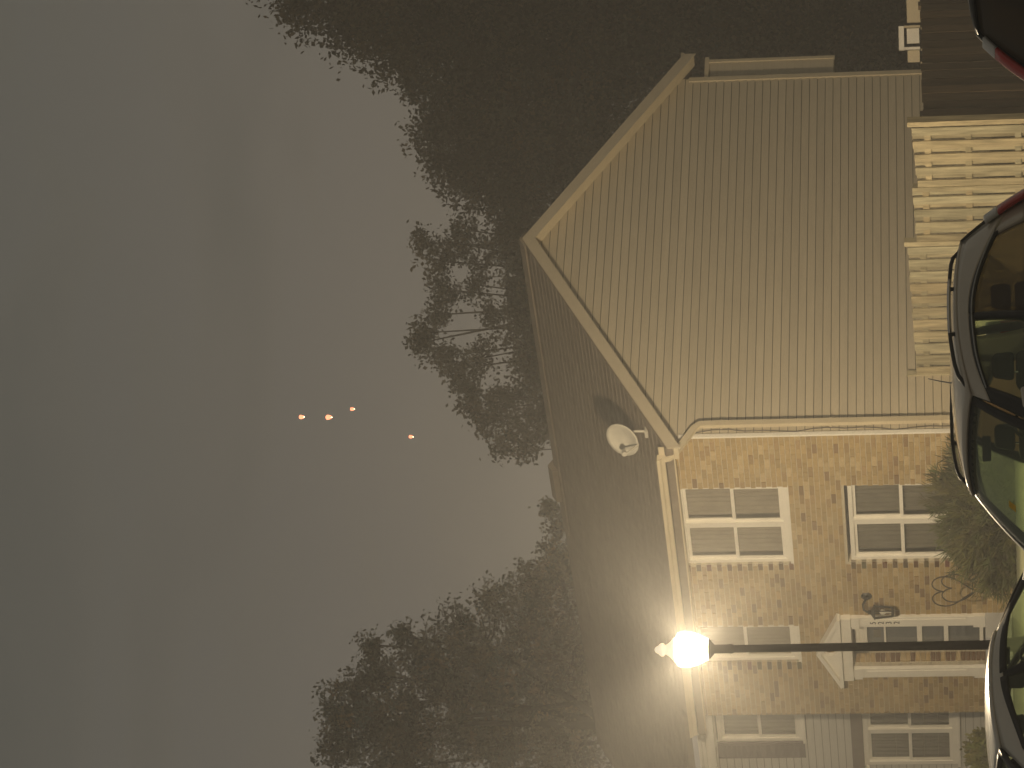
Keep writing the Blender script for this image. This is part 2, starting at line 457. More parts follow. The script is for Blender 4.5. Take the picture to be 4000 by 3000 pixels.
rb = rest.build('brickwork', 'brick', front); rb['kind'] = 'stuff'

# plain walls behind and party side
MB().box(D_END - .2, D_END - .03, .05, W_END - .02, Z0, 6.1).build('rear_wall', 'siding', H)
MB().prism([(.2, Z0), (D_END - .2, Z0), (D_END - .2, 5.9), (4.06, 8.28), (.2, 6.1)], W_END - .2, W_END - .03, 'y').build('party_wall', 'siding', H)
MB().box(.25, D_END - .25, .3, W_END - .25, 3.62, 3.86).build('upper_floor', 'room', H)

# gable wall of siding boards
RX, RZ = 4.06, 8.50                    # ridge
MF, MR = .552, .585                    # front and rear pitch
def roof_z(x): return RZ - MF * (RX - x) if x < RX else RZ - MR * (x - RX)
def rake_x(z):
    """roof underside limits at height z"""
    zz = z + .13
    return max(0.0, RX - (RZ - zz) / MF), min(D_END, RX + (RZ - zz) / MR)
gable = MB().prism([(.03, Z0), (D_END - .02, Z0), (D_END - .02, roof_z(D_END) - .17), (RX, RZ - .17), (.03, roof_z(0) - .17)], .016, .16).build('gable_wall', 'gap_shade', H)
SC = .1285
z = .48
while z < RZ - .17:
    zt = z + SC
    a0, b0 = rake_x(z); a1, b1 = rake_x(min(zt, RZ - .15))
    if b0 - a0 > .1:
        if b1 - a1 < .03: a1 = b1 = (a0 + b0) / 2; a1 -= .015; b1 += .015
        j = random.uniform(-.0012, .0012)
        P = [(a0, -.018 + j, z + .0075), (b0, -.018 + j, z + .0075), (b0, .014, z + .010), (a0, .014, z + .010), (a1, -.002, zt - .001), (b1, -.002, zt - .001), (b1, .014, zt - .001), (a1, .014, zt - .001)]
        kt = random.uniform(.95, 1.04); MB().hexa(P, (kt, kt, kt)).build('siding_board', 'siding', gable)
    z += SC
# corner trims
MB().box(-.012, .05, -.034, -.001, .5, 5.86).build('corner_trim', 'white', H)
MB().box(D_END - .075, D_END + .012, -.036, .05, .5, 5.95).build('corner_trim', 'trim', H)

# roof
OH = .25
def roof_slab(x0, x1, y0, y1, top, th=.11):
    z0, z1 = top(x0), top(x1)
    return MB().hexa([(x0, y0, z0 - th), (x1, y0, z1 - th), (x1, y1, z1 - th), (x0, y1, z0 - th), (x0, y0, z0), (x1, y0, z1), (x1, y1, z1), (x0, y1, z0)])
def shingled(root, xe, xr, top, y0, y1, n, name):
    """courses of overlapping shingle strips on one slope"""
    base = roof_slab(min(xe, xr), max(xe, xr), y0, y1, lambda x: top(x) - .022, .1).build(name, 'shingle', root)
    mb = MB()
    for k in range(n):
        a = xe + (xr - xe) * k / n; b = xe + (xr - xe) * (k + 1) / n
        za, zb = top(a), top(b)
        y = y0 - .004
        while y < y1:
            q = min(y + random.uniform(.28, .36), y1 + .004); j = random.uniform(0, .002)
            t = random.uniform(.90, 1.1)
            mb.add([(a, y, za - .024 + .009 + j), (a, q - .006, za - .024 + .009 + j), (b, q - .006, zb - .024), (b, y, zb - .024), (a, y, za - .03), (a, q - .006, za - .03)],
                   [(0, 1, 2, 3)[::-1] if xe < xr else (0, 1, 2, 3), (0, 4, 5, 1)[::-1]], (t, t, t))
            y = q
    s = mb.build('shingle_courses', 'shingle', base); s['kind'] = 'stuff'
    return base
shingled(H, -.40, RX, roof_z, -OH, W_END - .01, 32, 'front_roof_slope')
shingled(H, D_END + .34, RX, roof_z, -OH, W_END - .01, 32, 'rear_roof_slope')
MB().prism([(RX - .16, RZ - .10), (RX - .16, RZ - .075), (RX, RZ + .022), (RX + .16, RZ - .075), (RX + .16, RZ - .10)], -OH - .005, W_END, 'y').build('ridge_cap', 'shingle', H)
MB().prism([(RX - .14, RZ - .05), (RX - .14, RZ + .04), (RX, RZ + .13), (RX + .14, RZ + .04), (RX + .14, RZ - .05)], 5.28, 6.1, 'y').build('ridge_vent', 'shingle', H)
# rake boards + soffits on the gable
for nm, xa, xb in (('rake_board', -.42, RX), ('rake_board', RX, D_END + .33)):
    za, zb = roof_z(xa), roof_z(xb)
    MB().hexa([(xa, -OH - .028, za - .235), (xb, -OH - .028, zb - .235), (xb, -OH - .004, zb - .235), (xa, -OH - .004, za - .235), (xa, -OH - .028, za - .035), (xb, -OH - .028, zb - .035), (xb, -OH - .004, zb - .035), (xa, -OH - .004, za - .035)]).build(nm, 'rake', H)
    MB().hexa([(xa + .01, -OH - .003, za - .20), (xb, -OH - .003, zb - .20), (xb, -.003, zb - .20), (xa + .01, -.003, za - .20), (xa + .01, -OH - .003, za - .125), (xb, -OH - .003, zb - .125), (xb, -.003, zb - .125), (xa + .01, -.003, za - .125)]).build('soffit', 'trim', H)
MB().box(-.33, .012, .0, W_END - .03, 5.92, 5.99).build('eave_soffit', 'trim', H)
MB().box(-.345, -.331, -.2, W_END - .03, 5.90, 6.14).build('fascia', 'trim', H)
def gutter(root, xo, y0, y1, zt, sgn=-1, m='trim'):
    pr = [(xo, zt - .12), (xo + sgn * .065, zt - .12), (xo + sgn * .085, zt - .07), (xo + sgn * .115, zt - .045), (xo + sgn * .125, zt), (xo + sgn * .11, zt), (xo + sgn * .10, zt - .035), (xo + sgn * .07, zt - .06), (xo + sgn * .055, zt - .108), (xo + sgn * .012, zt - .108), (xo + sgn * .012, zt), (xo, zt)]
    g = MB().prism(pr, y0, y1, 'y').build('gutter', m, root, recalc=True)
    MB().prism(pr[:5] + [pr[-1]], y0 - .006, y0, 'y').build('end_cap', m, g, recalc=True)
    return g
gutter(H, -.347, -.03, W_END - .02, 6.17)
gutter(H, D_END + .30, -.22, W_END, roof_z(D_END + .30) + .0, 1)
# downspout with its two elbows, straps, and the cable beside it
def square_tube(path, a, b):
    mb = MB(); path = [Vector(p) for p in path]; V = []
    for i, p in enumerate(path):
        d = (path[min(i + 1, len(path) - 1)] - path[max(i - 1, 0)]).normalized()
        v = Vector((0, 1, 0)); u = d.cross(v).normalized(); v = u.cross(d).normalized()
        V += [p + u * a + v * b, p - u * a + v * b, p - u * a - v * b, p + u * a - v * b]
    k = len(path)
    F = [(4 * i + j, 4 * i + (j + 1) % 4, 4 * i + 4 + (j + 1) % 4, 4 * i + 4 + j) for i in range(k - 1) for j in range(4)] + [(3, 2, 1, 0), (4 * k - 4, 4 * k - 3, 4 * k - 2, 4 * k - 1)]
    return mb.add(V, F)
ds = square_tube([(-.40, -.005, 6.06), (-.40, -.03, 5.98), (-.36, -.06, 5.91), (.13, -.075, 5.62), (.20, -.075, 5.54), (.205, -.075, 5.40), (.205, -.075, .75)], .048, .034).build('downspout', 'trim', H, recalc=True)
for zz in (5.2, 3.55, 1.9): MB().box(.145, .265, -.115, -.018, zz, zz + .03).build('strap', 'trim', ds)
cab = [(.09, -.03, 5.6 - k * .25) for k in range(20)]
cab = [(x + .025 * math.sin(k * .9) + (.02 if k % 3 else -.01), y, z) for k, (x, y, z) in enumerate(cab)]
MB().tube(cab, .007, 5).build('cable', 'wire', H)
# rear upper bay seen past the back corner
by = MB().box(D_END + .012, D_END + .47, .06, 3.2, 3.56, 5.62).build('rear_bay', 'siding', H)
zz = 3.57
while zz < 5.5:
    MB().hexa([(D_END + .01, .042, zz), (D_END + .47, .042, zz), (D_END + .47, .059, zz), (D_END + .01, .059, zz), (D_END + .01, .056, zz + SC), (D_END + .47, .056, zz + SC), (D_END + .47, .059, zz + SC), (D_END + .01, .059, zz + SC)]).build('siding_board', 'siding', by); zz += SC
MB().box(D_END + .44, D_END + .50, .03, .09, 3.55, 5.63).build('corner_trim', 'trim', by)
MB().box(D_END + .02, D_END + .53, .0, 3.2, 5.63, 5.70).build('cornice', 'trim', by)

# windows, door
make_window(H, *WIN_U[:2], WIN_U[2], WIN_U[3], .055, head=.0, curt='curtain')
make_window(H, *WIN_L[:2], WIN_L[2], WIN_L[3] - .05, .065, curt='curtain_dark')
make_window(H, *WIN_S[:2], WIN_S[2], WIN_S[3], .055, twin=False, curt='curtain')
xd = .24
rv = MB(); zz = 1.31
while zz < 3.40:
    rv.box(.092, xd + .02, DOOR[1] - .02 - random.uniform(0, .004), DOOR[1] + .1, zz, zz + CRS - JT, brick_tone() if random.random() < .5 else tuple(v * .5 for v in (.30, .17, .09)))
    rv.box(.092, xd + .02, DOOR[0] - .1, DOOR[0] + .012, zz, zz + CRS - JT, brick_tone()); zz += CRS
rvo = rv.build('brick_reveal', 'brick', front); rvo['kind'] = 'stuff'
df = ring(MB(), xd, xd + .07, DOOR[0] + .012, DOOR[1] - .12, 1.34, 3.40, .075, .06)
df.box(xd, xd + .07, DOOR[0] + .087, DOOR[1] - .195, 3.20, 3.325)
door = bevel(df.build('door', 'white', H), .006)
yd0, yd1 = DOOR[0] + .09, DOOR[1] - .2
for za, zb in ((2.90, 2.93), (2.32, 2.40), (1.90, 1.97)): MB().box(xd + .008, xd + .05, yd0, yd1, za, zb).build('rail', 'white', door)
for za, zb in ((2.93, 3.20), (2.40, 2.90), (1.97, 2.32), (1.40, 1.90)): MB().box(xd + .028, xd + .033, yd0, yd1, za, zb).build('pane', 'pane', door)
MB().box(xd + .10, xd + .14, yd0 - .07, yd1 + .07, 1.33, 3.33).build('inner_leaf', 'door_paint', door)
for yy in (yd0 + .15, yd0 + .48): MB().box(xd + .09, xd + .099, yy, yy + .2, 2.98, 3.10).build('fanlight_pane', 'curtain_dark', door)
MB().box(xd - .05, xd - .002, yd0 - .07, yd0 - .045, 2.27, 2.44).box(xd - .06, xd - .035, yd0 - .07, yd0 + .03, 2.34, 2.37).build('handle', 'black', door)
MB().box(-.5, xd + .1, DOOR[0] - .25, DOOR[1] + .25, .9, 1.31).box(-.85, -.5, DOOR[0] - .25, DOOR[1] + .25, .9, 1.10).build('stoop', 'concrete', H)
for y0, y1 in ((4.385, 4.625), (5.725, 5.955)):
    pl = bevel(MB().box(-.055, .011, y0, y1, 1.31, 3.44).build('pilaster', 'white', H), .006)
    MB().box(-.075, -.004, y0 - .02, y1 + .02, 3.30, 3.425).build('capital', 'white', pl)
    MB().box(-.075, -.004, y0 - .02, y1 + .02, 1.312, 1.50).build('plinth', 'white', pl)
    MB().box(-.064, -.0551, y0 + .05, y1 - .05, 1.62, 3.22).build('panel', 'white', pl)
bevel(MB().box(-.10, .012, 4.36, 5.98, 3.44, 3.60).build('entablature', 'white', H), .006)
pediment(H, 4.30, 6.05, 3.65, .35, -.15)
# house number down the right pilaster
for k, ch in enumerate('5232'):
    cu = bpy.data.curves.new('digit', 'FONT'); cu.body = ch; cu.size = .135; cu.extrude = .004; cu.align_x = 'CENTER'
    to = bpy.data.objects.new('tmp', cu); COL.objects.link(to)
    bpy.context.view_layer.update()
    me = bpy.data.meshes.new_from_object(to.evaluated_get(bpy.context.evaluated_depsgraph_get()))
    bpy.data.objects.remove(to)
    o = link('house_number_digit', me, 'black', H)
    o.rotation_euler = (math.pi / 2, 0, -math.pi / 2); o.location = (-.066, 4.505, 3.04 - k * .125)
    o.data.materials.clear(); o.data.materials.append(M['black'])

# ------------------------------------------------------------------ grey neighbour
GOFF = 1.0
NB = thing('grey_townhouse', HW(GOFF, W_END, 0), HROT, 'set-back townhouse with pale grey siding and dark shutters adjoining the brick front', 'house')
gw = 7.0
# local y = y_front - 7.0
LW = (.86, 2.80, 1.80, 3.40); UW = (1.02, 2.07, 4.42, 5.88); GD = (3.5, 4.5, 1.4, 3.45)
gm = MB()
for a, b, c, d in wall_cells(.0, gw, .4, 6.0, [LW, UW, GD]): gm.box(.016, .18, a, b, c, d)
gwall = gm.build('front_wall', 'gap_shade', NB)
z = .5
while z < 5.95:
    segs = [(0.0, gw)]
    for h in (LW, UW, GD):
        if z < h[3] and z + SC > h[2]: segs = [q for (a, b) in segs for q in ((a, min(b, h[0])), (max(a, h[1]), b)) if q[1] - q[0] > .03]
    for a, b in segs:
        MB().hexa([(-.018, a, z + .006), (-.018, b, z + .006), (.014, b, z + .010), (.014, a, z + .010), (-.001, a, z + SC - .001), (-.001, b, z + SC - .001), (.014, b, z + SC - .001), (.014, a, z + SC - .001)]).build('siding_board', 'siding_grey', gwall)
    z += SC
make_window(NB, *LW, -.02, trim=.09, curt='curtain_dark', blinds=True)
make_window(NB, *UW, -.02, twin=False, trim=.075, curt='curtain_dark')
MB().box(-.06, -.017, .02, 3.1, 3.405, 3.60).build('head_panel', 'band', NB)
for y0 in (2.085, .53):
    sh = MB().box(-.05, -.018, y0, y0 + .44, 4.40, 5.90).build('shutter', 'shutter', NB)
    for k in range(16): MB().hexa([(-.062, y0 + .05, 4.5 + k * .083), (-.062, y0 + .39, 4.5 + k * .083), (-.0501, y0 + .39, 4.5 + k * .083), (-.0501, y0 + .05, 4.5 + k * .083), (-.053, y0 + .05, 4.56 + k * .083), (-.053, y0 + .39, 4.56 + k * .083), (-.0501, y0 + .39, 4.56 + k * .083), (-.0501, y0 + .05, 4.56 + k * .083)]).build('slat', 'shutter', sh)
def roof_n(x): return 8.62 - .552 * (RX - .45 - x) if x < RX - .45 else 8.62 - .552 * (x - RX + .45)
shingled(NB, -.42, RX - .45, roof_n, .0, gw, 30, 'front_roof_slope')
shingled(NB, D_END - .2, RX - .45, roof_n, .0, gw, 30, 'rear_roof_slope')
MB().box(-.33, .012, .0, gw, 5.93, 6.0).build('eave_soffit', 'white', NB)
MB().box(-.345, -.331, .0, gw, 5.91, 6.16).build('fascia', 'white', NB)
gutter(NB, -.347, .06, gw, 6.18, m='white')
MB().prism([(.03, 6.0), (7.4, 6.0), (RX - .45, 8.45)], .02, .15, 'y').build('party_wall', 'siding_grey', NB)
MB().box(7.1, 7.3, .0, gw, .4, 6.1).box(.1, 7.1, gw - .15, gw, .4, 6.0).build('rear_wall', 'siding_grey', NB)
pediment(NB, 2.78, 4.9, 3.36, .42, -.16)
for y0 in (2.95, 4.6): MB().box(-.06, -.0165, y0, y0 + .22, 1.4, 3.31).build('pilaster', 'white', NB)
MB().box(.05, .1, 3.5, 4.5, 1.4, 3.45).build('door', 'door_paint', NB)
st = MB()
for k in range(5): st.box(-.35 - .28 * (4 - k) * 1.0 - .35, -.02 if k == 4 else -.35 - .28 * (3 - k) - .35, 2.60, 4.9, .75, 1.02 + k * .155)
stoop = st.build('stoop', 'concrete', NB)
for k in range(5): MB().box(-.73 - .28 * (4 - k), -.70 - .28 * (4 - k) + .02, 2.585, 4.915, .985 + k * .155, 1.026 + k * .155).build('nosing', 'white', stoop)

# ------------------------------------------------------------------ wall lantern by the door
sy, sz = 3.95, 2.95
S = thing('wall_lantern', HW(0, sy + .05, sz - .19), HROT, 'unlit black carriage lantern on the brick wall beside the white door surround', 'wall lamp')
MB().lathe([(.0, -.012), (.062, -.012), (.062, .0), (.04, .02), (.0, .022)], (0, 0, 0), 20, 'y').build('tmp', 'black', S)
S.scale = (1.45, 1.45, 1.45)
o = S.children[0]; o.name = 'back_plate'; o.rotation_euler = (0, 0, math.pi / 2); o.location = (-.003, -.07, .28)
MB().tube([(-.02, -.07, .28), (-.10, -.05, .32), (-.15, -.02, .31), (-.17, 0, .27)], .013, 8).build('arm', 'black', S, smooth=True)
hexr = [(math.cos(k * math.pi / 3), math.sin(k * math.pi / 3)) for k in range(6)]
cage = MB()
for cx_, cy_ in hexr: cage.tube([(-.17 + cx_ * .055, cy_ * .055, .0), (-.17 + cx_ * .075, cy_ * .075, .19)], .007, 5)
cage.lathe([(.0, -.02), (.05, -.015), (.062, .0), (.062, .012), (.0, .012)], (-.17, 0, 0), 6)
cage.build('cage', 'black', S)
MB().lathe([(.0, .27), (.02, .27), (.03, .235), (.09, .20), (.095, .188), (.0, .188)], (-.17, 0, 0), 6).build('cap', 'black', S, recalc=True)
MB().lathe([(.05, .013), (.068, .187)], (-.17, 0, 0), 6).build('glass_panel', 'lens', S)
MB().lathe([(.0, .013), (.012, .013), (.012, .07), (.03, .10), (.03, .125), (.0, .145)], (-.17, 0, 0), 12).build('bulb', 'white', S, smooth=True)

# ------------------------------------------------------------------ satellite dish
dx = .18
D = thing('satellite_dish', HW(dx, -.05, roof_z(dx)), HROT, 'beige satellite dish on the front eave by the gable corner', 'satellite dish')
N_ = 28; dm = MB(); R1, R2 = .27, .285
dn = (Vector((-.867, -.215, .45))).normalized(); du = Vector((0, 0, 1)) - dn * dn.z; du.normalize(); dv = dn.cross(du)
dc = Vector((-.10, .14, .36))
rings = 6; V = [dc - dn * .06]; F = []
for i in range(1, rings + 1):
    q = i / rings
    for j in range(N_):
        a = 2 * math.pi * j / N_
        V.append(dc + dv * math.cos(a) * R1 * q * 1.05 + du * math.sin(a) * R2 * q - dn * .06 * (1 - q * q))
F += [(0, 1 + j, 1 + (j + 1) % N_) for j in range(N_)]
for i in range(rings - 1):
    F += [(1 + i * N_ + j, 1 + (i + 1) * N_ + j, 1 + (i + 1) * N_ + (j + 1) % N_, 1 + i * N_ + (j + 1) % N_) for j in range(N_)]
do = dm.add(V, F).build('reflector', 'dish', D, smooth=True)
sm = do.modifiers.new('thick', 'SOLIDIFY'); sm.thickness = .012
MB().tube([(.03, .1, .0), (.03, .1, .18), tuple(dc - dn * .08)], .02, 10).build('mast', 'dish', D)
MB().box(-.05, .12, .03, .17, -.03, .02).build('foot', 'dish', D)
tip = dc + dn * .32 - du * .22
MB().tube([tuple(dc - du * R2 * .98), tuple(tip)], .013, 8).build('feed_arm', 'dish', D)
MB().tube([tuple(tip), tuple(tip + (dc - tip).normalized() * .10)], [.04, .03], 10).build('receiver', 'dish', D)

# ------------------------------------------------------------------ fences
def board(mb, x0, x1, y0, y1, z0, z1, t): return mb.box(x0, x1, y0, y1, z0, z1, t)
def wood_tone(lo=.7, hi=1.15):
    k = random.uniform(lo, hi); g = random.uniform(-.05, .05)
    return (k * (1 + g), k, k * (1 - g))
# lit shadowbox fence: runs out from the gable wall, local x = inward house axis, local -y = away from the wall
FN = thing('shadowbox_fence', HW(1.2, 0, .45), HROT, 'weathered wooden shadowbox fence running out from the gable wall behind the parked cars', 'fence')
secs = [(0.02, 2.86, 2.27, 2.33), (2.89, 3.98, 2.20, 2.24), (4.01, 5.30, 2.15, 2.24)]
for n, (a, b, za, zb) in enumerate(secs):
    zt = lambda q: (za + (zb - za) * (q - a) / (b - a)) - .45
    for zr in (1.42 - .45, .72 - .45, zt(a) - .16):
        MB().box(-.017, .017, -b, -a, zr - .045, zr + .045, wood_tone()).build('rail', 'fence', FN)
    pitch = .262
    k = 0; q = a + .01
    while q < b - .05:
        w_ = min(.148, b - q)
        MB().box(-.038, -.0175, -(q + w_), -q, .0, zt(q) + random.uniform(-.012, .012), wood_tone()).build('picket', 'fence', FN)
        q2 = q + pitch / 2
        if q2 + .05 < b:
            MB().box(.0175, .038, -min(q2 + .165, b), -q2, .0, zt(q2) + random.uniform(-.012, .012), wood_tone(.6, 1.05)).build('picket', 'fence', FN)
        q += pitch
for q, zp in ((-.01, 2.41), (2.875, 2.38), (3.995, 2.22), (5.315, 2.27)):
    MB().box(-.066 if q > 5 else -.05, .05, -(q + .045), -(q - .045) , -.1, zp - .45, wood_tone(.9, 1.1)).build('post', 'fence', FN)
# darker yard fence, parallel to the gable wall
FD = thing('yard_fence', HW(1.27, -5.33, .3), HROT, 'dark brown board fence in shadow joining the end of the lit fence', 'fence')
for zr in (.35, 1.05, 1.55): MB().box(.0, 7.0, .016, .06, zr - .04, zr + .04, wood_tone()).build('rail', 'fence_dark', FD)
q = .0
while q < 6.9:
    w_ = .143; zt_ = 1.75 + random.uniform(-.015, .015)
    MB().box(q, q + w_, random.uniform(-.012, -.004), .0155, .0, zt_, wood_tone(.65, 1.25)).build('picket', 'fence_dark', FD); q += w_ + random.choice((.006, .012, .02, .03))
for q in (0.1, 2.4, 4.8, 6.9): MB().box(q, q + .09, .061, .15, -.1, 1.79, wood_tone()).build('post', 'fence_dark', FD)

# pale railing beyond the dark fence
def px_box(mb, px0, px1, py0, py1, Y, dep):
    a = at(px0, py1, Y); b = at(px1, py0, Y)
    return mb.box(a.x, b.x, Y, Y + dep, b.z, a.z)
RYD = 55.5
base = at(3600, 120, RYD)
RL = thing('porch_railing', (0, 0, 0), 0, 'pale white railing with a boxy post frame showing above the dark fence', 'railing')
px_box(MB(), 3543, 3586, -300, 88, RYD, .10).build('top_beam', 'trim', RL)
px_box(MB(), 3512, 3530, 102, 196, RYD - .05, .08).build('cap_bar', 'white', RL)
px_box(MB(), 3531, 3594, 182, 194, RYD - .05, .08).build('frame_bar', 'white', RL)
px_box(MB(), 3531, 3594, 98, 108, RYD - .05, .08).build('frame_bar', 'trim', RL)
px_box(MB(), 3543, 3590, 110, 170, RYD, .06).build('panel', 'white', RL)
px_box(MB(), 3546, 3592, 196, 243, RYD, .06).build('panel', 'trim', RL)
for py in (-250, 20, 104, 188, 240): px_box(MB(), 3596, 3900, py - 9, py + 9, RYD + .11, .09).build('post', 'trim', RL)
RL.location = (base.x, base.y, .3)
for c_ in list(RL.children): c_.location = (-base.x, -base.y, -.3)

# ------------------------------------------------------------------ street lamp
lx, ly = LAMP_POS
LS = 43.0 / 40.0
LP = thing('street_lamp', (lx, ly, .125), 0, 'lit post-top street lamp with white acorn globe on a dark slim pole', 'street lamp')
LP.scale = (LS, LS, LS)
zb = -.245
gz = (gheight(lx, ly) - .125) / LS
MB().lathe([(.15, gz - .12), (.15, gz + .1), (.12, gz + .14), (.09, gz + .35), (.07, gz + .55), (.055, gz + .7)], (0, 0, 0), 20).build('base', 'pole', LP, smooth=True)
MB().lathe([(.055, .7), (.048, 2.6), (.042, 4.24 + zb)], (0, 0, 0), 16).build('pole', 'pole', LP, smooth=True)
MB().lathe([(.043, 4.24 + zb), (.055, 4.27 + zb), (.05, 4.32 + zb), (.05, 4.46 + zb), (.09, 4.495 + zb), (.122, 4.525 + zb), (.115, 4.53 + zb)], (0, 0, 0), 20).build('fitter', 'pole', LP, smooth=True)
gl = MB().lathe([(.118, 4.531 + zb), (.125, 4.54 + zb), (.155, 4.60 + zb), (.185, 4.67 + zb), (.203, 4.74 + zb), (.208, 4.79 + zb), (.203, 4.84 + zb), (.185, 4.875 + zb), (.15, 4.895 + zb), (.13, 4.90 + zb)], (0, 0, 0), 28).build('globe', 'globe', LP, smooth=True)
MB().lathe([(.135, 4.901 + zb), (.135, 4.925 + zb), (.10, 4.95 + zb), (.07, 4.985 + zb), (.055, 5.01 + zb), (.055, 5.02 + zb), (.075, 5.035 + zb), (.078, 5.06 + zb), (.062, 5.085 + zb), (.045, 5.095 + zb), (.04, 5.115 + zb), (.02, 5.135 + zb), (.0, 5.14 + zb)], (0, 0, 0), 20).build('finial', 'finial', LP, smooth=True)

bd = bpy.data.lights.new('bulb', 'POINT'); bd.energy = LAMP_POWER; bd.color = (1.0, .80, .52); bd.shadow_soft_size = .10
bo = bpy.data.objects.new('bulb', bd); COL.objects.link(bo); bo.parent = LP; bo.location = (0, 0, 4.74 + zb)

# ------------------------------------------------------------------ lights in the sky
def sky_lantern(px, py, Y, dia, label):
    c = at(px, py, Y)
    o = thing('sky_lantern', (c.x, c.y, c.z - dia * .6), 0, label, 'lantern', 'glowing lanterns in the night sky')
    r = dia / 2
    MB().lathe([(r * .62, 0), (r * .72, dia * .2), (r * .95, dia * .6), (r, dia * .85), (r * .85, dia * 1.08), (r * .45, dia * 1.2), (.01, dia * 1.23)], (0, 0, 0), 16).build('envelope', 'lantern', o, smooth=True)
    MB().lathe([(r * .62, -.015), (r * .66, -.015), (r * .66, .015), (r * .62, .015)], (0, 0, 0), 16).build('hoop', 'wire', o)
    MB().lathe([(.0, -.04), (.06, -.03), (.05, .03), (.0, .09)], (0, 0, 0), 10).build('burner', 'flame', o)
sky_lantern(1178, 1629, 420, .50, 'glowing orange lantern highest in the sky, leftmost dot of the sideways picture')
sky_lantern(1284, 1630, 420, .60, 'largest glowing lantern, between the leftmost dot and the topmost one')
sky_lantern(1376, 1598, 430, .42, 'small glowing lantern, topmost dot of the four in the sideways picture')
sky_lantern(1605, 1706, 430, .42, 'small glowing lantern apart from the others, nearest to the roof and trees')

# ------------------------------------------------------------------ wire heart plant stand
HS = thing('heart_plant_stand', HW(-1.1, 3.6, .88), HROT, 'dark double heart wire plant stand between the bush and the door', 'plant stand')
def heart(yc, zc, sc, x):
    P = []
    for k in range(49):
        a = 2 * math.pi * k / 48
        P.append((x, yc + sc * 16 * math.sin(a) ** 3 / 16, zc + sc * (13 * math.cos(a) - 5 * math.cos(2 * a) - 2 * math.cos(3 * a) - math.cos(4 * a)) / 15))
    return P
hy, hz = on_front(3715, 2300, 1.1)
for k, (dy_, dz_) in enumerate(((0, 0.0), (.05, -.13))):
    MB().tube(heart(hy - 3.6 + dy_, hz - .88 + dz_, .36 - .02 * k, -.05 + .10 * k), .011, 6).build('heart_hoop', 'wire', HS, smooth=True)
for dy_ in (-.06, .16): MB().tube([(0, hy - 3.6 + dy_ * .4, hz - .88 - .36), (0, hy - 3.6 + dy_, hz - .88 - .62), (0, hy - 3.6 + dy_, -.05)], .011, 6).build('leg', 'wire', HS)

# ------------------------------------------------------------------ plants
def cards(C_, dirs, ln, wd, jitter=1.0):
    """leaf quads as arrays: centres, long axes, length, width"""
    n = len(C_)
    r = rng.normal(size=(n, 3)); b = np.cross(dirs, r); b /= np.linalg.norm(b, axis=1)[:, None] + 1e-9
    a = dirs * (ln * .5)[:, None]; b = b * (wd * .5)[:, None]
    V = np.stack([C_ - a, C_ + b - a * .1, C_ + a, C_ - b - a * .1], 1).reshape(-1, 3)
    return V
def leaf_mesh(name, V, tones, m, parent):
    n = len(V) // 4
    me = bpy.data.meshes.new(name)
    me.vertices.add(4 * n); me.vertices.foreach_set('co', V.astype(np.float32).ravel())
    me.loops.add(4 * n); me.loops.foreach_set('vertex_index', np.arange(4 * n, dtype=np.int32))
    me.polygons.add(n); me.polygons.foreach_set('loop_start', np.arange(0, 4 * n, 4, dtype=np.int32)); me.polygons.foreach_set('loop_total', np.full(n, 4, dtype=np.int32))
    me.update(); me.validate()
    at_ = me.color_attributes.new('tone', 'FLOAT_COLOR', 'POINT')
    c = np.repeat(np.hstack([tones, np.ones((n, 1))]), 4, 0).astype(np.float32)
    at_.data.foreach_set('color', c.ravel())
    return link(name, me, m, parent)

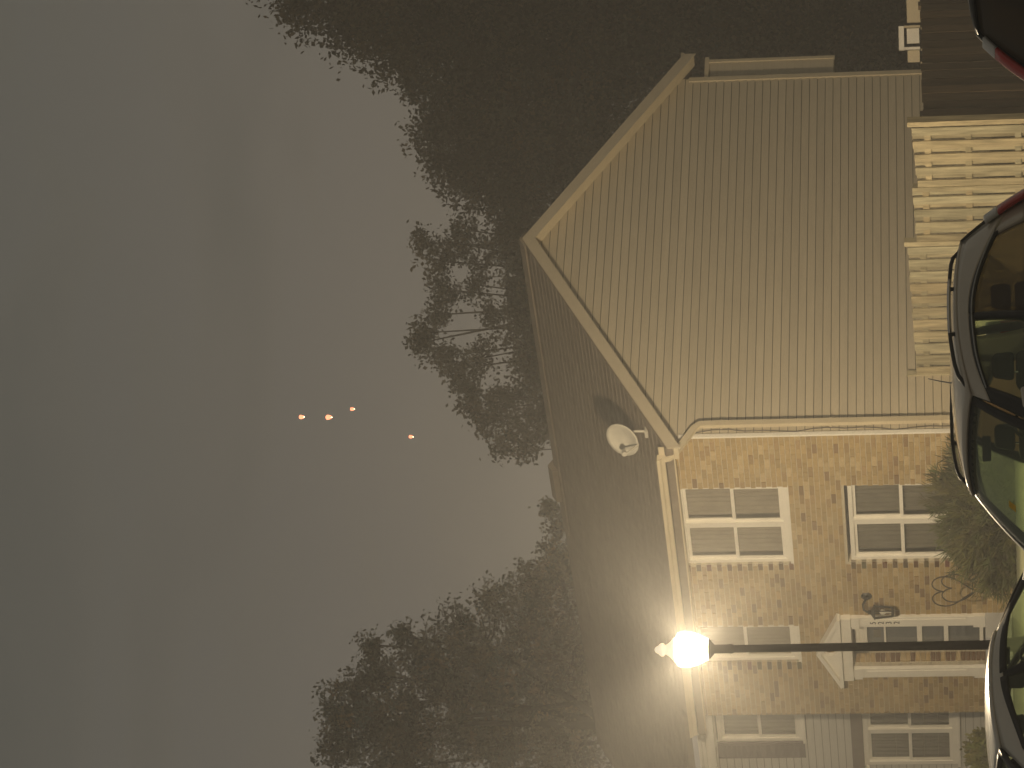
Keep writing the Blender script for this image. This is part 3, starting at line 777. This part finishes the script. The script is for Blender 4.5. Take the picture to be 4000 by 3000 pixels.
def tree(label, Y, base_px, blobs, leafmat_, leaf=.16, dens=1.0, clump=.55, seed=1, trunk_r=.3):
    """blobs: (px, py, radius_px, fill) seen in the photo, placed at depth Y around a real trunk"""
    g = np.random.default_rng(seed)
    sc = Y / FPX
    bx = at(3700, base_px, Y).x
    T = thing('tree', (bx, Y, -.1), 0, label, 'tree')
    org = Vector((bx, Y, -.1))
    mb = MB(); cents = []; Vs = []; Ts = []
    for px, py, rp_, fill in blobs:
        c = at(px, py, Y) ; R = rp_ * sc
        c.y = Y + g.uniform(-.5, .5) * R
        cents.append((c, R, fill))
    top = max(c.z for c, R, f in cents)
    hub = [Vector((0, 0, 0)), Vector((g.normal() * .15, g.normal() * .15, top * .22)), Vector((g.normal() * .3, g.normal() * .3, top * .42)), Vector((g.normal() * .4, g.normal() * .4, top * .6))]
    mb.tube(hub, [trunk_r, trunk_r * .85, trunk_r * .65, trunk_r * .4], 9)
    twig = MB()
    for c, R, fill in cents:
        tgt = c - org
        st_ = hub[1 + int(g.integers(0, 3))]
        mid = st_ * .5 + tgt * .5 + Vector((g.normal() * .3, g.normal() * .3, -.1 * R))
        mb.tube([st_, mid, tgt], [trunk_r * .38, trunk_r * .2, trunk_r * .07], 6)
        nb = max(6, int(10 * fill * R))
        k = int(max(12, 34 * fill * R ** 2 * dens / clump))
        # clump centres biased to the outside of the blob
        d = g.normal(size=(k, 3)); d /= np.linalg.norm(d, axis=1)[:, None]
        rad = R * (g.random(k) ** .45) * g.uniform(.75, 1.18, k)
        cc = np.array(tgt)[None] + d * rad[:, None]
        for q in cc[:nb]:
            qq = Vector(q); m2 = tgt * .45 + qq * .55 + Vector((0, 0, -.12 * R))
            twig.tube([tgt, m2, qq], [.035, .022, .01], 4, cap=False)
        per = np.maximum(4, g.poisson(30, k))
        ct = np.repeat(cc, per, 0); n = len(ct)
        P = ct + g.normal(size=(n, 3)) * clump * np.array([.42, .42, .34])
        ax = g.normal(size=(n, 3)) + np.array([0, 0, -.5]); ax /= np.linalg.norm(ax, axis=1)[:, None]
        ln = leaf * g.uniform(.6, 1.35, n)
        Vs.append(cards(P, ax, ln, ln * g.uniform(.45, .75, n)))
        tk = g.uniform(.45, 1.7, k); tint = g.normal(size=(k, 1)) * .10
        t3 = np.hstack([tk[:, None] * (1 + tint), tk[:, None], tk[:, None] * (1 - tint)])
        Ts.append(np.repeat(t3, per, 0) * g.uniform(.8, 1.2, (n, 1)))
    tr = mb.build('trunk', 'bark', T, smooth=True)
    if twig.v: twig.build('branches', 'bark', tr)['kind'] = 'stuff'
    leaf_mesh('crown', np.vstack(Vs), np.clip(np.vstack(Ts), .1, 2.2), leafmat_, T)
    return T

tree('tall dense dark tree beyond the back corner of the gable above the dark fence', 78, 60,
     [(1130, -130, 170, 1.0), (1180, 20, 110, .8), (1400, -60, 230, 1.3), (1420, 130, 120, .8), (1600, 120, 200, 1.3), (1800, -50, 260, 1.4), (1900, 260, 260, 1.4), (2150, 60, 280, 1.4), (2250, 330, 240, 1.2), (2500, 120, 300, 1.4), (2800, 20, 260, 1.3), (3050, 60, 260, 1.3), (3300, 40, 230, 1.3), (3480, 120, 180, 1.2), (3540, 220, 110, 1.5), (2690, 230, 150, 1.6), (2950, 240, 150, 1.6), (3200, 220, 150, 1.6), (3400, 230, 120, 1.6), (3500, -100, 200, 1.2)],
     'leaf_dark', .125, 1.5, .46, 11, .36)
tree('dense dark tree directly behind the gable peak', 84, 620,
     [(1640, 330, 100, .8), (1690, 480, 130, .9), (1740, 640, 120, .8), (1850, 740, 110, .7), (1880, 480, 200, 1.4), (2010, 640, 210, 1.5), (2040, 850, 150, 1.2), (2200, 520, 260, 1.5), (2300, 800, 240, 1.4), (2600, 600, 260, 1.2)],
     'leaf_dark', .12, 1.25, .40, 12, .28)
tree('thin lacy tree with sky showing through above the roof ridge', 92, 1180,
     [(1660, 950, 55, .9), (1720, 1020, 70, .8), (1720, 1130, 75, .9), (1780, 950, 60, .6), (1830, 900, 60, .5), (1850, 1110, 75, .5), (1900, 1000, 90, .5), (1900, 1240, 70, .6), (1700, 1230, 60, .9), (1650, 1300, 50, .9), (1640, 1340, 50, .9), (1730, 1390, 60, .8), (1790, 1440, 75, .8), (1880, 1400, 80, .7), (2030, 960, 110, 1.5), (2060, 1120, 120, 1.6), (2080, 1280, 120, 1.6), (2110, 1440, 120, 1.5)],
     'leaf_mid', .12, 1.0, .34, 13, .22)
tree('small sparse tree over the roof ridge between the lacy tree and open sky', 90, 1600,
     [(1820, 1540, 80, .8), (1860, 1610, 60, .6), (1930, 1640, 80, .6), (1970, 1560, 90, .9), (2040, 1680, 80, .6), (2050, 1760, 55, .5), (2110, 1620, 100, 1.1), (1950, 1740, 40, .4)],
     'leaf_mid', .115, 1.0, .32, 14, .16)
tree('broad hazy brown tree behind the grey townhouse beyond the street lamp', 96, 2720,
     [(1340, 2770, 120, 1.0), (1330, 2900, 120, .9), (1480, 2640, 130, 1.0), (1520, 2830, 190, 1.2), (1640, 2540, 110, 1.0), (1720, 2700, 190, 1.1), (1600, 3000, 180, 1.1), (1780, 2440, 110, .9), (1880, 2560, 170, 1.1), (1900, 2850, 220, 1.2), (1920, 2350, 90, .8), (2040, 2430, 150, 1.0), (2100, 2680, 220, 1.2), (2150, 2930, 220, 1.2), (2250, 2500, 160, 1.1), (2350, 2750, 220, 1.2), (1450, 2520, 40, .5), (1560, 2480, 40, .5)],
     'leaf_pale', .125, .72, .36, 15, .34)
tree('low leafy tree peeping over the ridge beside the broad hazy tree', 88, 2200,
     [(2070, 2260, 80, .8), (2150, 2160, 70, .8), (2190, 2060, 50, .6), (2200, 2280, 120, 1.1), (2100, 2340, 100, 1.0), (2260, 2150, 80, 1.0), (2150, 1985, 25, .5)],
     'leaf_pale', .115, .85, .32, 16, .18)

def needle_bush(label, base, R_, Hh, n, m, ln, wd, seed, spread=1.0, droop=.2):
    g = np.random.default_rng(seed)
    T = thing('shrub', base, 0, label, 'shrub')
    mb = MB(); Vs = []; Ts = []
    for k in range(n):
        a = g.uniform(0, 2 * math.pi); e = math.acos(g.uniform(.05, 1)) * spread
        d = Vector((math.cos(a) * math.sin(e), math.sin(a) * math.sin(e), math.cos(e)))
        Lh = g.uniform(.75, 1.1)
        tipv = Vector((d.x * R_, d.y * R_, d.z * Hh)) * Lh
        midv = tipv * .55 + Vector((0, 0, .12 * Hh)); tipv = tipv + Vector((0, 0, -droop * abs(math.sin(e)) * Hh * .5))
        pts = [Vector((0, 0, 0)), midv, tipv]
        mb.tube(pts, [.014, .008, .003], 4, cap=False)
        s = g.uniform(.15, 1, 85) ** .8
        for q in np.array_split(s, 1):
            P = np.array([(pts[0] * ((1 - t) ** 2) + pts[1] * (2 * t * (1 - t)) + pts[2] * (t * t))[:] for t in q])
            ax = np.array(tipv.normalized())[None] * .9 + g.normal(size=(len(P), 3)) * .45; ax /= np.linalg.norm(ax, axis=1)[:, None]
            l = ln * g.uniform(.6, 1.3, len(P))
            Vs.append(cards(P + ax * .5 * l[:, None] + g.normal(size=P.shape) * .02, ax, l, wd * g.uniform(.7, 1.3, len(P))))
            tone = g.uniform(.55, 1.35); t3 = np.array([[tone * g.uniform(.9, 1.25), tone, tone * .9]])
            Ts.append(np.repeat(t3, len(P), 0) * g.uniform(.8, 1.2, (len(P), 1)))
    mb.build('stems', 'bark', T)
    leaf_mesh('foliage', np.vstack(Vs), np.vstack(Ts), m, T)
    return T
b1 = HW(-1.25, .22, .86)
needle_bush('large wispy evergreen bush in front of the lower brick window', b1, 1.42, 1.22, 420, 'needle', .19, .018, 21, 1.0, .25)
b2 = HW(-.55, 7.35, .86)
needle_bush('small yellow-green shrub where the brick front meets the grey townhouse', b2, .52, .78, 190, 'box_leaf', .07, .045, 22, 1.0, .05)
needle_bush('low green plant beside the grey steps', HW(-.5, 8.55, .86), .36, .6, 110, 'box_leaf', .08, .04, 23, .9, .1)

# ------------------------------------------------------------------ cars
def lerp(a, b, t): return a + (b - a) * t
def make_car(name, label, loc, nose, P):
    """car in its own frame: x forward, y left, z up; nose = heading vector (x, y)"""
    T = thing(name, loc, math.atan2(nose[1], nose[0]), label, 'car', None)
    pm = P['paint']; gl = P['glass']; gls = P.get('side_glass', gl)
    Hh, zb = P['h'], P['belt']; wb, wt = P['wb'], P['wt']
    xw0, xw1, xr1, xr0 = P['x']            # windscreen base/top, rear glass top/base
    crown = P.get('crown', .05); tap = P.get('taper', .10)
    def zr(a):   # roof edge height along the side
        return Hh - crown - P.get('fall_f', .05) * max(0, (.45 - a) / .45) ** 2 - P.get('fall_r', .07) * max(0, (a - .5) / .5) ** 2
    def wtop(a): return wt - tap * (abs(a - .5) * 2) ** 3
    def wbel(a): return wb - tap * .6 * (abs(a - .5) * 2) ** 3
    def side(a, k, s):
        xb = lerp(xw0, xr0, a); xt = lerp(xw1, xr1, a)
        return Vector((lerp(xb, xt, k), s * (lerp(wbel(a), wtop(a), k) + .035 * 4 * k * (1 - k) * .6), lerp(zb, zr(a), k)))
    # lower body
    xs = np.linspace(P['tail'], P['front'], 25); sec = []
    for x in xs:
        u = (x - P['tail']) / (P['front'] - P['tail'])
        e = max(0, 1 - (min(u, 1 - u) / .13)) ** 2
        hw = P['w'] / 2 * (1 - .16 * e)
        if x > xw0: zt = lerp(zb, P['hood'], min(1, (x - xw0) / .5)) - .22 * max(0, (u - .9) / .1) ** 1.5
        elif x < xr0: zt = lerp(zb, P['deck'], min(1, (xr0 - x) / .3)) - .12 * max(0, (.08 - u) / .08)
        else: zt = zb
        zl = .22 + .14 * e
        sec.append([(x, s * yy, zz) for s, yy, zz in ((-1, hw * .80, zl), (-1, hw * .97, zl + .12), (-1, hw, lerp(zl, zt, .45)), (-1, hw * .985, lerp(zl, zt, .8)), (-1, min(hw * .95, wb + .05), zt - .02), (-1, min(hw * .85, wb - .03), zt),
                                                        (1, min(hw * .85, wb - .03), zt), (1, min(hw * .95, wb + .05), zt - .02), (1, hw * .985, lerp(zl, zt, .8)), (1, hw, lerp(zl, zt, .45)), (1, hw * .97, zl + .12), (1, hw * .80, zl))])
    q = len(sec[0]); V = [p for s in sec for p in s]
    F = [(i * q + j, i * q + (j + 1) % q, (i + 1) * q + (j + 1) % q, (i + 1) * q + j) for i in range(len(sec) - 1) for j in range(q)]
    F += [tuple(range(q)), tuple((len(sec) - 1) * q + j for j in range(q))[::-1]]
    body = MB().add(V, F).build('body', pm, T, smooth=True, recalc=True)
    body.modifiers.new('subsurf', 'SUBSURF').levels = 1; body.modifiers['subsurf'].render_levels = 2
    MB().box(xr0 + .12, xw0 - .12, -wb + .06, wb - .06, zb + .004, zb + .02).build('parcel_shelf', 'cabin', body)
    # roof skin
    def roof(a, b):
        s = lerp(-1, 1, b); c = 1 - s * s; p = side(a, 1, 1)
        x = p.x + .09 * c * (max(0, .5 - a) / .5) - .06 * c * max(0, (a - .5) / .5)
        return Vector((x, p.y * s, p.z + crown * c ** .8 * (1 if 0 < a < 1 else .95)))
    MB().patch(roof, 18, 14, .025, 1).build('roof', pm, T, smooth=True, recalc=True)
    # windscreen and rear glass, with dark surrounds
    def screen(a_end):
        def fn(u, v, i0=0.0, i1=1.0, j0=0.0, j1=1.0):
            u = lerp(i0, i1, u); v = lerp(j0, j1, v); s = lerp(-1, 1, u)
            lo = side(a_end, 0, 1); hi = side(a_end, 1, 1); c = 1 - s * s
            hb = roof(a_end, (s + 1) / 2)
            bulge = (.16 if a_end == 0 else -.10) * c
            b_ = Vector((lo.x + bulge, lo.y * s, lo.z + .01 * c))
            p = b_.lerp(hb, v); p += Vector((.035 if a_end == 0 else -.03, 0, .02)) * (4 * v * (1 - v)) * .8
            return p
        return fn
    for a_end, nm in ((0.0, 'windscreen'), (1.0, 'rear_window')):
        fn = screen(a_end)
        g = MB().patch(lambda u, v: fn(u, v, .05, .95, .02, .95), 16, 8, .006).build(nm, gl, T, smooth=True, recalc=True)
        sr = MB()
        for i0, i1, j0, j1 in ((0.0, .055, 0, 1), (.945, 1.0, 0, 1), (.05, .95, .935, 1.0)):
            sr.patch(lambda u, v: fn(u, v, i0, i1, j0, j1), 12 if i1 - i0 > .5 else 2, 8 if j1 - j0 > .5 else 2, .03)
        sr.build('surround' if a_end else 'header', P.get('frame', 'seal'), g, smooth=True, recalc=True)
    # sides
    for s in (1, -1):
        splits = P['splits']
        prev = 0.0
        k0 = .03
        def K(a): return P.get('ktop', .84) - P.get('arch', 0) * max(0, (a - .45) / .55) ** 2 - P.get('arch_f', 0) * max(0, (.25 - a) / .25) ** 2
        for a0, a1 in splits:
            MB().patch(lambda u, v: side(lerp(prev, a0, u), v, s), 3, 8, .035, s).build('pillar', P.get('pillar', pm) if a0 < .9 else pm, T, smooth=True, recalc=True)
            prev = a1
        MB().patch(lambda u, v: side(lerp(prev, 1, u), v, s), 4, 8, .035, s).build('pillar', pm, T, smooth=True, recalc=True)
        MB().patch(lambda u, v: side(u, lerp(K(u) + .05, 1, v), s) + Vector((0, s * .007, .003)), 24, 5, .03, s).build('roof_side_rail', pm, T, smooth=True, recalc=True)
        for a0, a1 in splits:
            dg = MB().patch(lambda u, v: side(lerp(a0 - .012, a1 + .012, u), lerp(k0 - .02, K(lerp(a0, a1, u)) + .03, v), s) - Vector((0, s * .012, 0)), 10, 6, .006, s).build('side_window', gl if a0 < .2 else gls, T, smooth=True, recalc=True)
            tr = MB()
            tr.patch(lambda u, v: side(lerp(a0 - .004, a1 + .004, u), K(lerp(a0, a1, u)) + lerp(-.01, P.get('fk', .06), v), s) + Vector((0, s * .013, 0)), 10, 2, .02, s)
            tr.build('window_frame', P.get('frame', 'seal'), dg, smooth=True, recalc=True)
            if P.get('trim'):
                MB().tube([tuple(side(lerp(a0 - .02, a1 + .02, t), K(lerp(a0, a1, t)) + .02, s) + Vector((0, s * .022, 0))) for t in np.linspace(0, 1, 12)], .007, 6).build('chrome_strip', P['trim'], dg, smooth=True)
        MB().tube([tuple(side(t, .0, s) + Vector((0, s * .01, .008))) for t in np.linspace(0, 1, 14)], .014, 6).build('belt_trim', 'seal', T, smooth=True)
        # door mirror
        mx_ = lerp(xw0, xw1, .12) - .1
        mo = MB().hexa([(mx_, s * (wb + .03), zb + .02), (mx_ + .10, s * (wb + .03), zb + .02), (mx_ + .07, s * (wb + .21), zb + .03), (mx_, s * (wb + .21), zb + .03), (mx_, s * (wb + .03), zb + .13), (mx_ + .08, s * (wb + .03), zb + .13), (mx_ + .05, s * (wb + .20), zb + .15), (mx_, s * (wb + .20), zb + .15)]).build('door_mirror', pm, T, recalc=True)
        bevel(mo, .025, 3)
        for hx in (.35, -.55):
            MB().tube([(hx, s * (P['w'] / 2 - .005), zb - .16), (hx - .08, s * (P['w'] / 2 + .03), zb - .155), (hx - .18, s * (P['w'] / 2 - .005), zb - .16)], .014, 6).build('door_handle', pm, T, smooth=True)
        # lamps
        hl = MB().patch(lambda u, v: Vector((P['front'] - .05 - .22 * u, s * lerp(P['w'] * .26, P['w'] * .455, u), lerp(P['hood'] - .32, P['hood'] - .14, v))), 6, 3, .04, s).build('headlight', 'tail_clear', T, recalc=True)
        for (u0, u1, mm) in P['tail_lamp']:
            def tl(u, v):
                t = lerp(u0, u1, v); f = screen(1.0)
                if P.get('tall_lamps'):
                    e = f(0.0 if s < 0 else 1.0, t); return e + Vector(((-.05 + .03 * u) if u < .5 else lerp(-.035, .12, u * 2 - 1), s * (lerp(-.07, .04, u * 2) if u < .5 else lerp(.04, .06, u * 2 - 1)), 0))
                return Vector((lerp(P['tail'] - .004, P['tail'] + .22, u), s * lerp(P['w'] * .36, P['w'] * .455 + .012, u), lerp(zb - .28, zb + .0, t)))
            MB().patch(tl, 5, 6, .03, s).build('tail_lamp', mm, T, smooth=True, recalc=True)
        if P.get('rails'):
            pts = []
            for t in np.linspace(.06, .94, 16):
                p = side(t, 1, s); lift = .055 * min(1, min(t - .06, .94 - t) / .07)
                pts.append((p.x, p.y * .93, p.z + crown * .25 + lift + .006))
            rl = MB().tube(pts, .017, 8).build('roof_rail', 'black', T, smooth=True)
            for t in (0, -1): MB().tube([pts[t], (pts[t][0] + (.05 if t == 0 else -.05), pts[t][1], pts[t][2] - .02)], [.022, .012], 8).build('rail_tip', 'chrome', rl, smooth=True)
            for t in (5, 10): MB().tube([pts[t], (pts[t][0], pts[t][1], pts[t][2] - .06)], .018, 6).build('rail_foot', 'black', rl)
            MB().tube(pts[5:12], .0185, 8).build('rail_insert', 'chrome', rl, smooth=True) if s == P['rails'] else None
        for wx in (P['axles']):
            r = P.get('wheel', .32); yy = s * (P['w'] / 2 - .11)
            tw = MB().lathe([(r * .62, -.10), (r * .93, -.10), (r, -.06), (r, .06), (r * .93, .10), (r * .62, .10)], (wx, yy, r), 28, 'y').build('wheel', 'tyre', T, smooth=True, recalc=True)
            rm = MB().lathe([(r * .64, -.04), (r * .64, .09), (r * .58, .085), (r * .2, .06), (.02, .07)] if s > 0 else [(r * .64, .04), (r * .64, -.09), (r * .58, -.085), (r * .2, -.06), (.02, -.07)], (wx, yy, r), 20, 'y').build('rim', 'rim', tw, smooth=True, recalc=True)
    # cabin
    for sx in P['seats']:
        for yy in (-.36, .36):
            st_ = MB().hexa([(sx - .12, yy - .22, zb - .3), (sx + .02, yy - .22, zb - .3), (sx + .02, yy + .22, zb - .3), (sx - .12, yy + .22, zb - .3), (sx - .24, yy - .18, zb + .14), (sx - .12, yy - .18, zb + .14), (sx - .12, yy + .18, zb + .14), (sx - .24, yy + .18, zb + .14)]).build('seat_back', 'cabin', T)
            bevel(st_, .05, 3)
            hr = MB().hexa([(sx - .27, yy - .13, zb + .17), (sx - .18, yy - .13, zb + .17), (sx - .18, yy + .13, zb + .17), (sx - .27, yy + .13, zb + .17), (sx - .28, yy - .11, zb + .34), (sx - .21, yy - .11, zb + .34), (sx - .21, yy + .11, zb + .34), (sx - .28, yy + .11, zb + .34)]).build('headrest', 'cabin', st_)
            bevel(hr, .035, 3)
            MB().tube([(sx - .21, yy - .05, zb + .1), (sx - .22, yy - .05, zb + .2)], .008, 5).build('headrest_stem', 'chrome', st_)
    sw = MB(); cx0 = xw0 - .55
    sw.tube([(cx0 + .06 * math.sin(a), .36 + .18 * math.cos(a), zb + .02 + .17 * math.sin(a)) for a in np.linspace(0, 2 * math.pi, 25)], .014, 6)
    sw.tube([(cx0, .19, zb + .02), (cx0, .53, zb + .02)], .012, 5)
    sw.build('steering_wheel', 'cabin', T, smooth=True)
    mz = lerp(zb, zr(0), .80); mxx = lerp(xw0, xw1, .86) - .06
    bevel(MB().box(mxx - .02, mxx + .02, -.12, .12, mz - .035, mz + .035).build('rear_view_mirror', 'seal', T), .012)
    if P.get('antenna') is not None:
        a_, b_ = P['antenna']; p = roof(a_, b_)
        an = MB().tube([tuple(p), tuple(p + Vector((-.03, 0, .10))), tuple(p + Vector((-.075, 0, .21)))], [.007, .005, .004], 6).build('antenna', 'chrome', T)
        MB().lathe([(.0, .0), (.028, .0), (.02, .02), (.0, .028)], tuple(p), 10).build('antenna_base', 'seal', an)
    if P.get('sticker'):
        u_, v_ = P['sticker']; f = screen(0.0)
        MB().patch(lambda u, v: f(lerp(u_, u_ + .055, u), lerp(v_, v_ + .09, v)) + Vector((.012, 0, .010)), 2, 2, .002).build('inspection_sticker', 'sticker', T, recalc=True)
    return T

def car_loc(local, nose, px, py, Y):
    """ground position so that the car-frame point projects at the photo pixel"""
    n = Vector((nose[0], nose[1], 0)); l = Vector((-nose[1], nose[0], 0)); p = at(px, py, Y)
    o = p - n * local[0] - l * local[1]; return (o.x, o.y, 0.0), p.z

nA = (-.58, -.8146)
locA, zA = car_loc((.60, .58, 1.6), nA, 3770, 1510, 28.6)
make_car('estate_suv', 'champagne sport utility car with roof rails parked nose-out before the lit fence', locA, nA,
         dict(paint='paint_champagne', glass='cabin_glass_veiled', side_glass='cabin_glass_dark', frame='seal', pillar='seal', trim='rim', h=1.685, belt=1.02, wb=.76, wt=.60, w=1.80, x=(1.32, .62, -1.62, -2.02), tail=-2.2, front=2.3, hood=1.02, deck=1.0,
              crown=.05, fall_f=.10, fall_r=.06, splits=[(.07, .42), (.45, .88)], ktop=.80, arch=.55, arch_f=.12, tail_lamp=[(.0, .42, 'tail_red'), (.42, .62, 'tail_clear')], tall_lamps=True, rails=1, axles=(1.4, -1.3), seats=(.25, -.75), antenna=(.40, .5), sticker=(.36, .30)))
nB = (.743, .669)
locB, zB = car_loc((-.10, -.56, 1.40), nB, 3874, 2640, 33.0)
make_car('silver_sedan', 'silver sedan with greenish see-through windows parked in front of the street lamp pole', locB, nB,
         dict(paint='paint_silver', glass='cabin_glass', frame='seal', pillar='seal', h=1.45, belt=.93, wb=.74, wt=.56, w=1.78, x=(1.35, .50, -.85, -1.55), tail=-2.25, front=2.35, hood=.92, deck=1.0,
              crown=.05, fall_f=.06, fall_r=.07, splits=[(.05, .46), (.50, .90)], ktop=.74, arch=.50, arch_f=.10, fk=.12, tail_lamp=[(.0, 1.0, 'tail_red')], axles=(1.4, -1.35), seats=(.25, -.75)))
nC = (.66, .75)
locC, zC = car_loc((-1.62, .52, 1.45), nC, 3806, 150, 25.6)
make_car('dark_hatchback', 'dark hatchback with tall red tail lamp in front of the dark fence', locC, nC,
         dict(paint='paint_black', glass='cabin_glass_dark', frame='seal', pillar='paint_black', h=1.535, belt=.98, wb=.76, wt=.58, w=1.78, x=(1.35, .55, -1.62, -1.95), tail=-2.05, front=2.2, hood=.98, deck=.95,
              crown=.05, fall_f=.06, fall_r=.05, splits=[(.06, .36), (.40, .68), (.72, .92)], ktop=.82, tail_lamp=[(.0, .70, 'tail_red'), (.70, .90, 'tail_clear')], tall_lamps=True, axles=(1.35, -1.25), seats=(.25, -.75)))

# ------------------------------------------------------------------ night haze
hz = MB().box(-70, 70, -25, 150, -1.2, 24.5).build('haze', None)
hz['kind'] = 'stuff'
hm = bpy.data.materials.new('haze'); hm.use_nodes = True
hm.node_tree.nodes.clear()
ho = hm.node_tree.nodes.new('ShaderNodeOutputMaterial'); hv = hm.node_tree.nodes.new('ShaderNodeVolumePrincipled')
hv.inputs['Color'].default_value = (.96, .95, .93, 1); hv.inputs['Density'].default_value = .0038; hv.inputs['Anisotropy'].default_value = 0.0
hm.node_tree.links.new(hv.outputs[0], ho.inputs['Volume'])
hz.data.materials.append(hm)
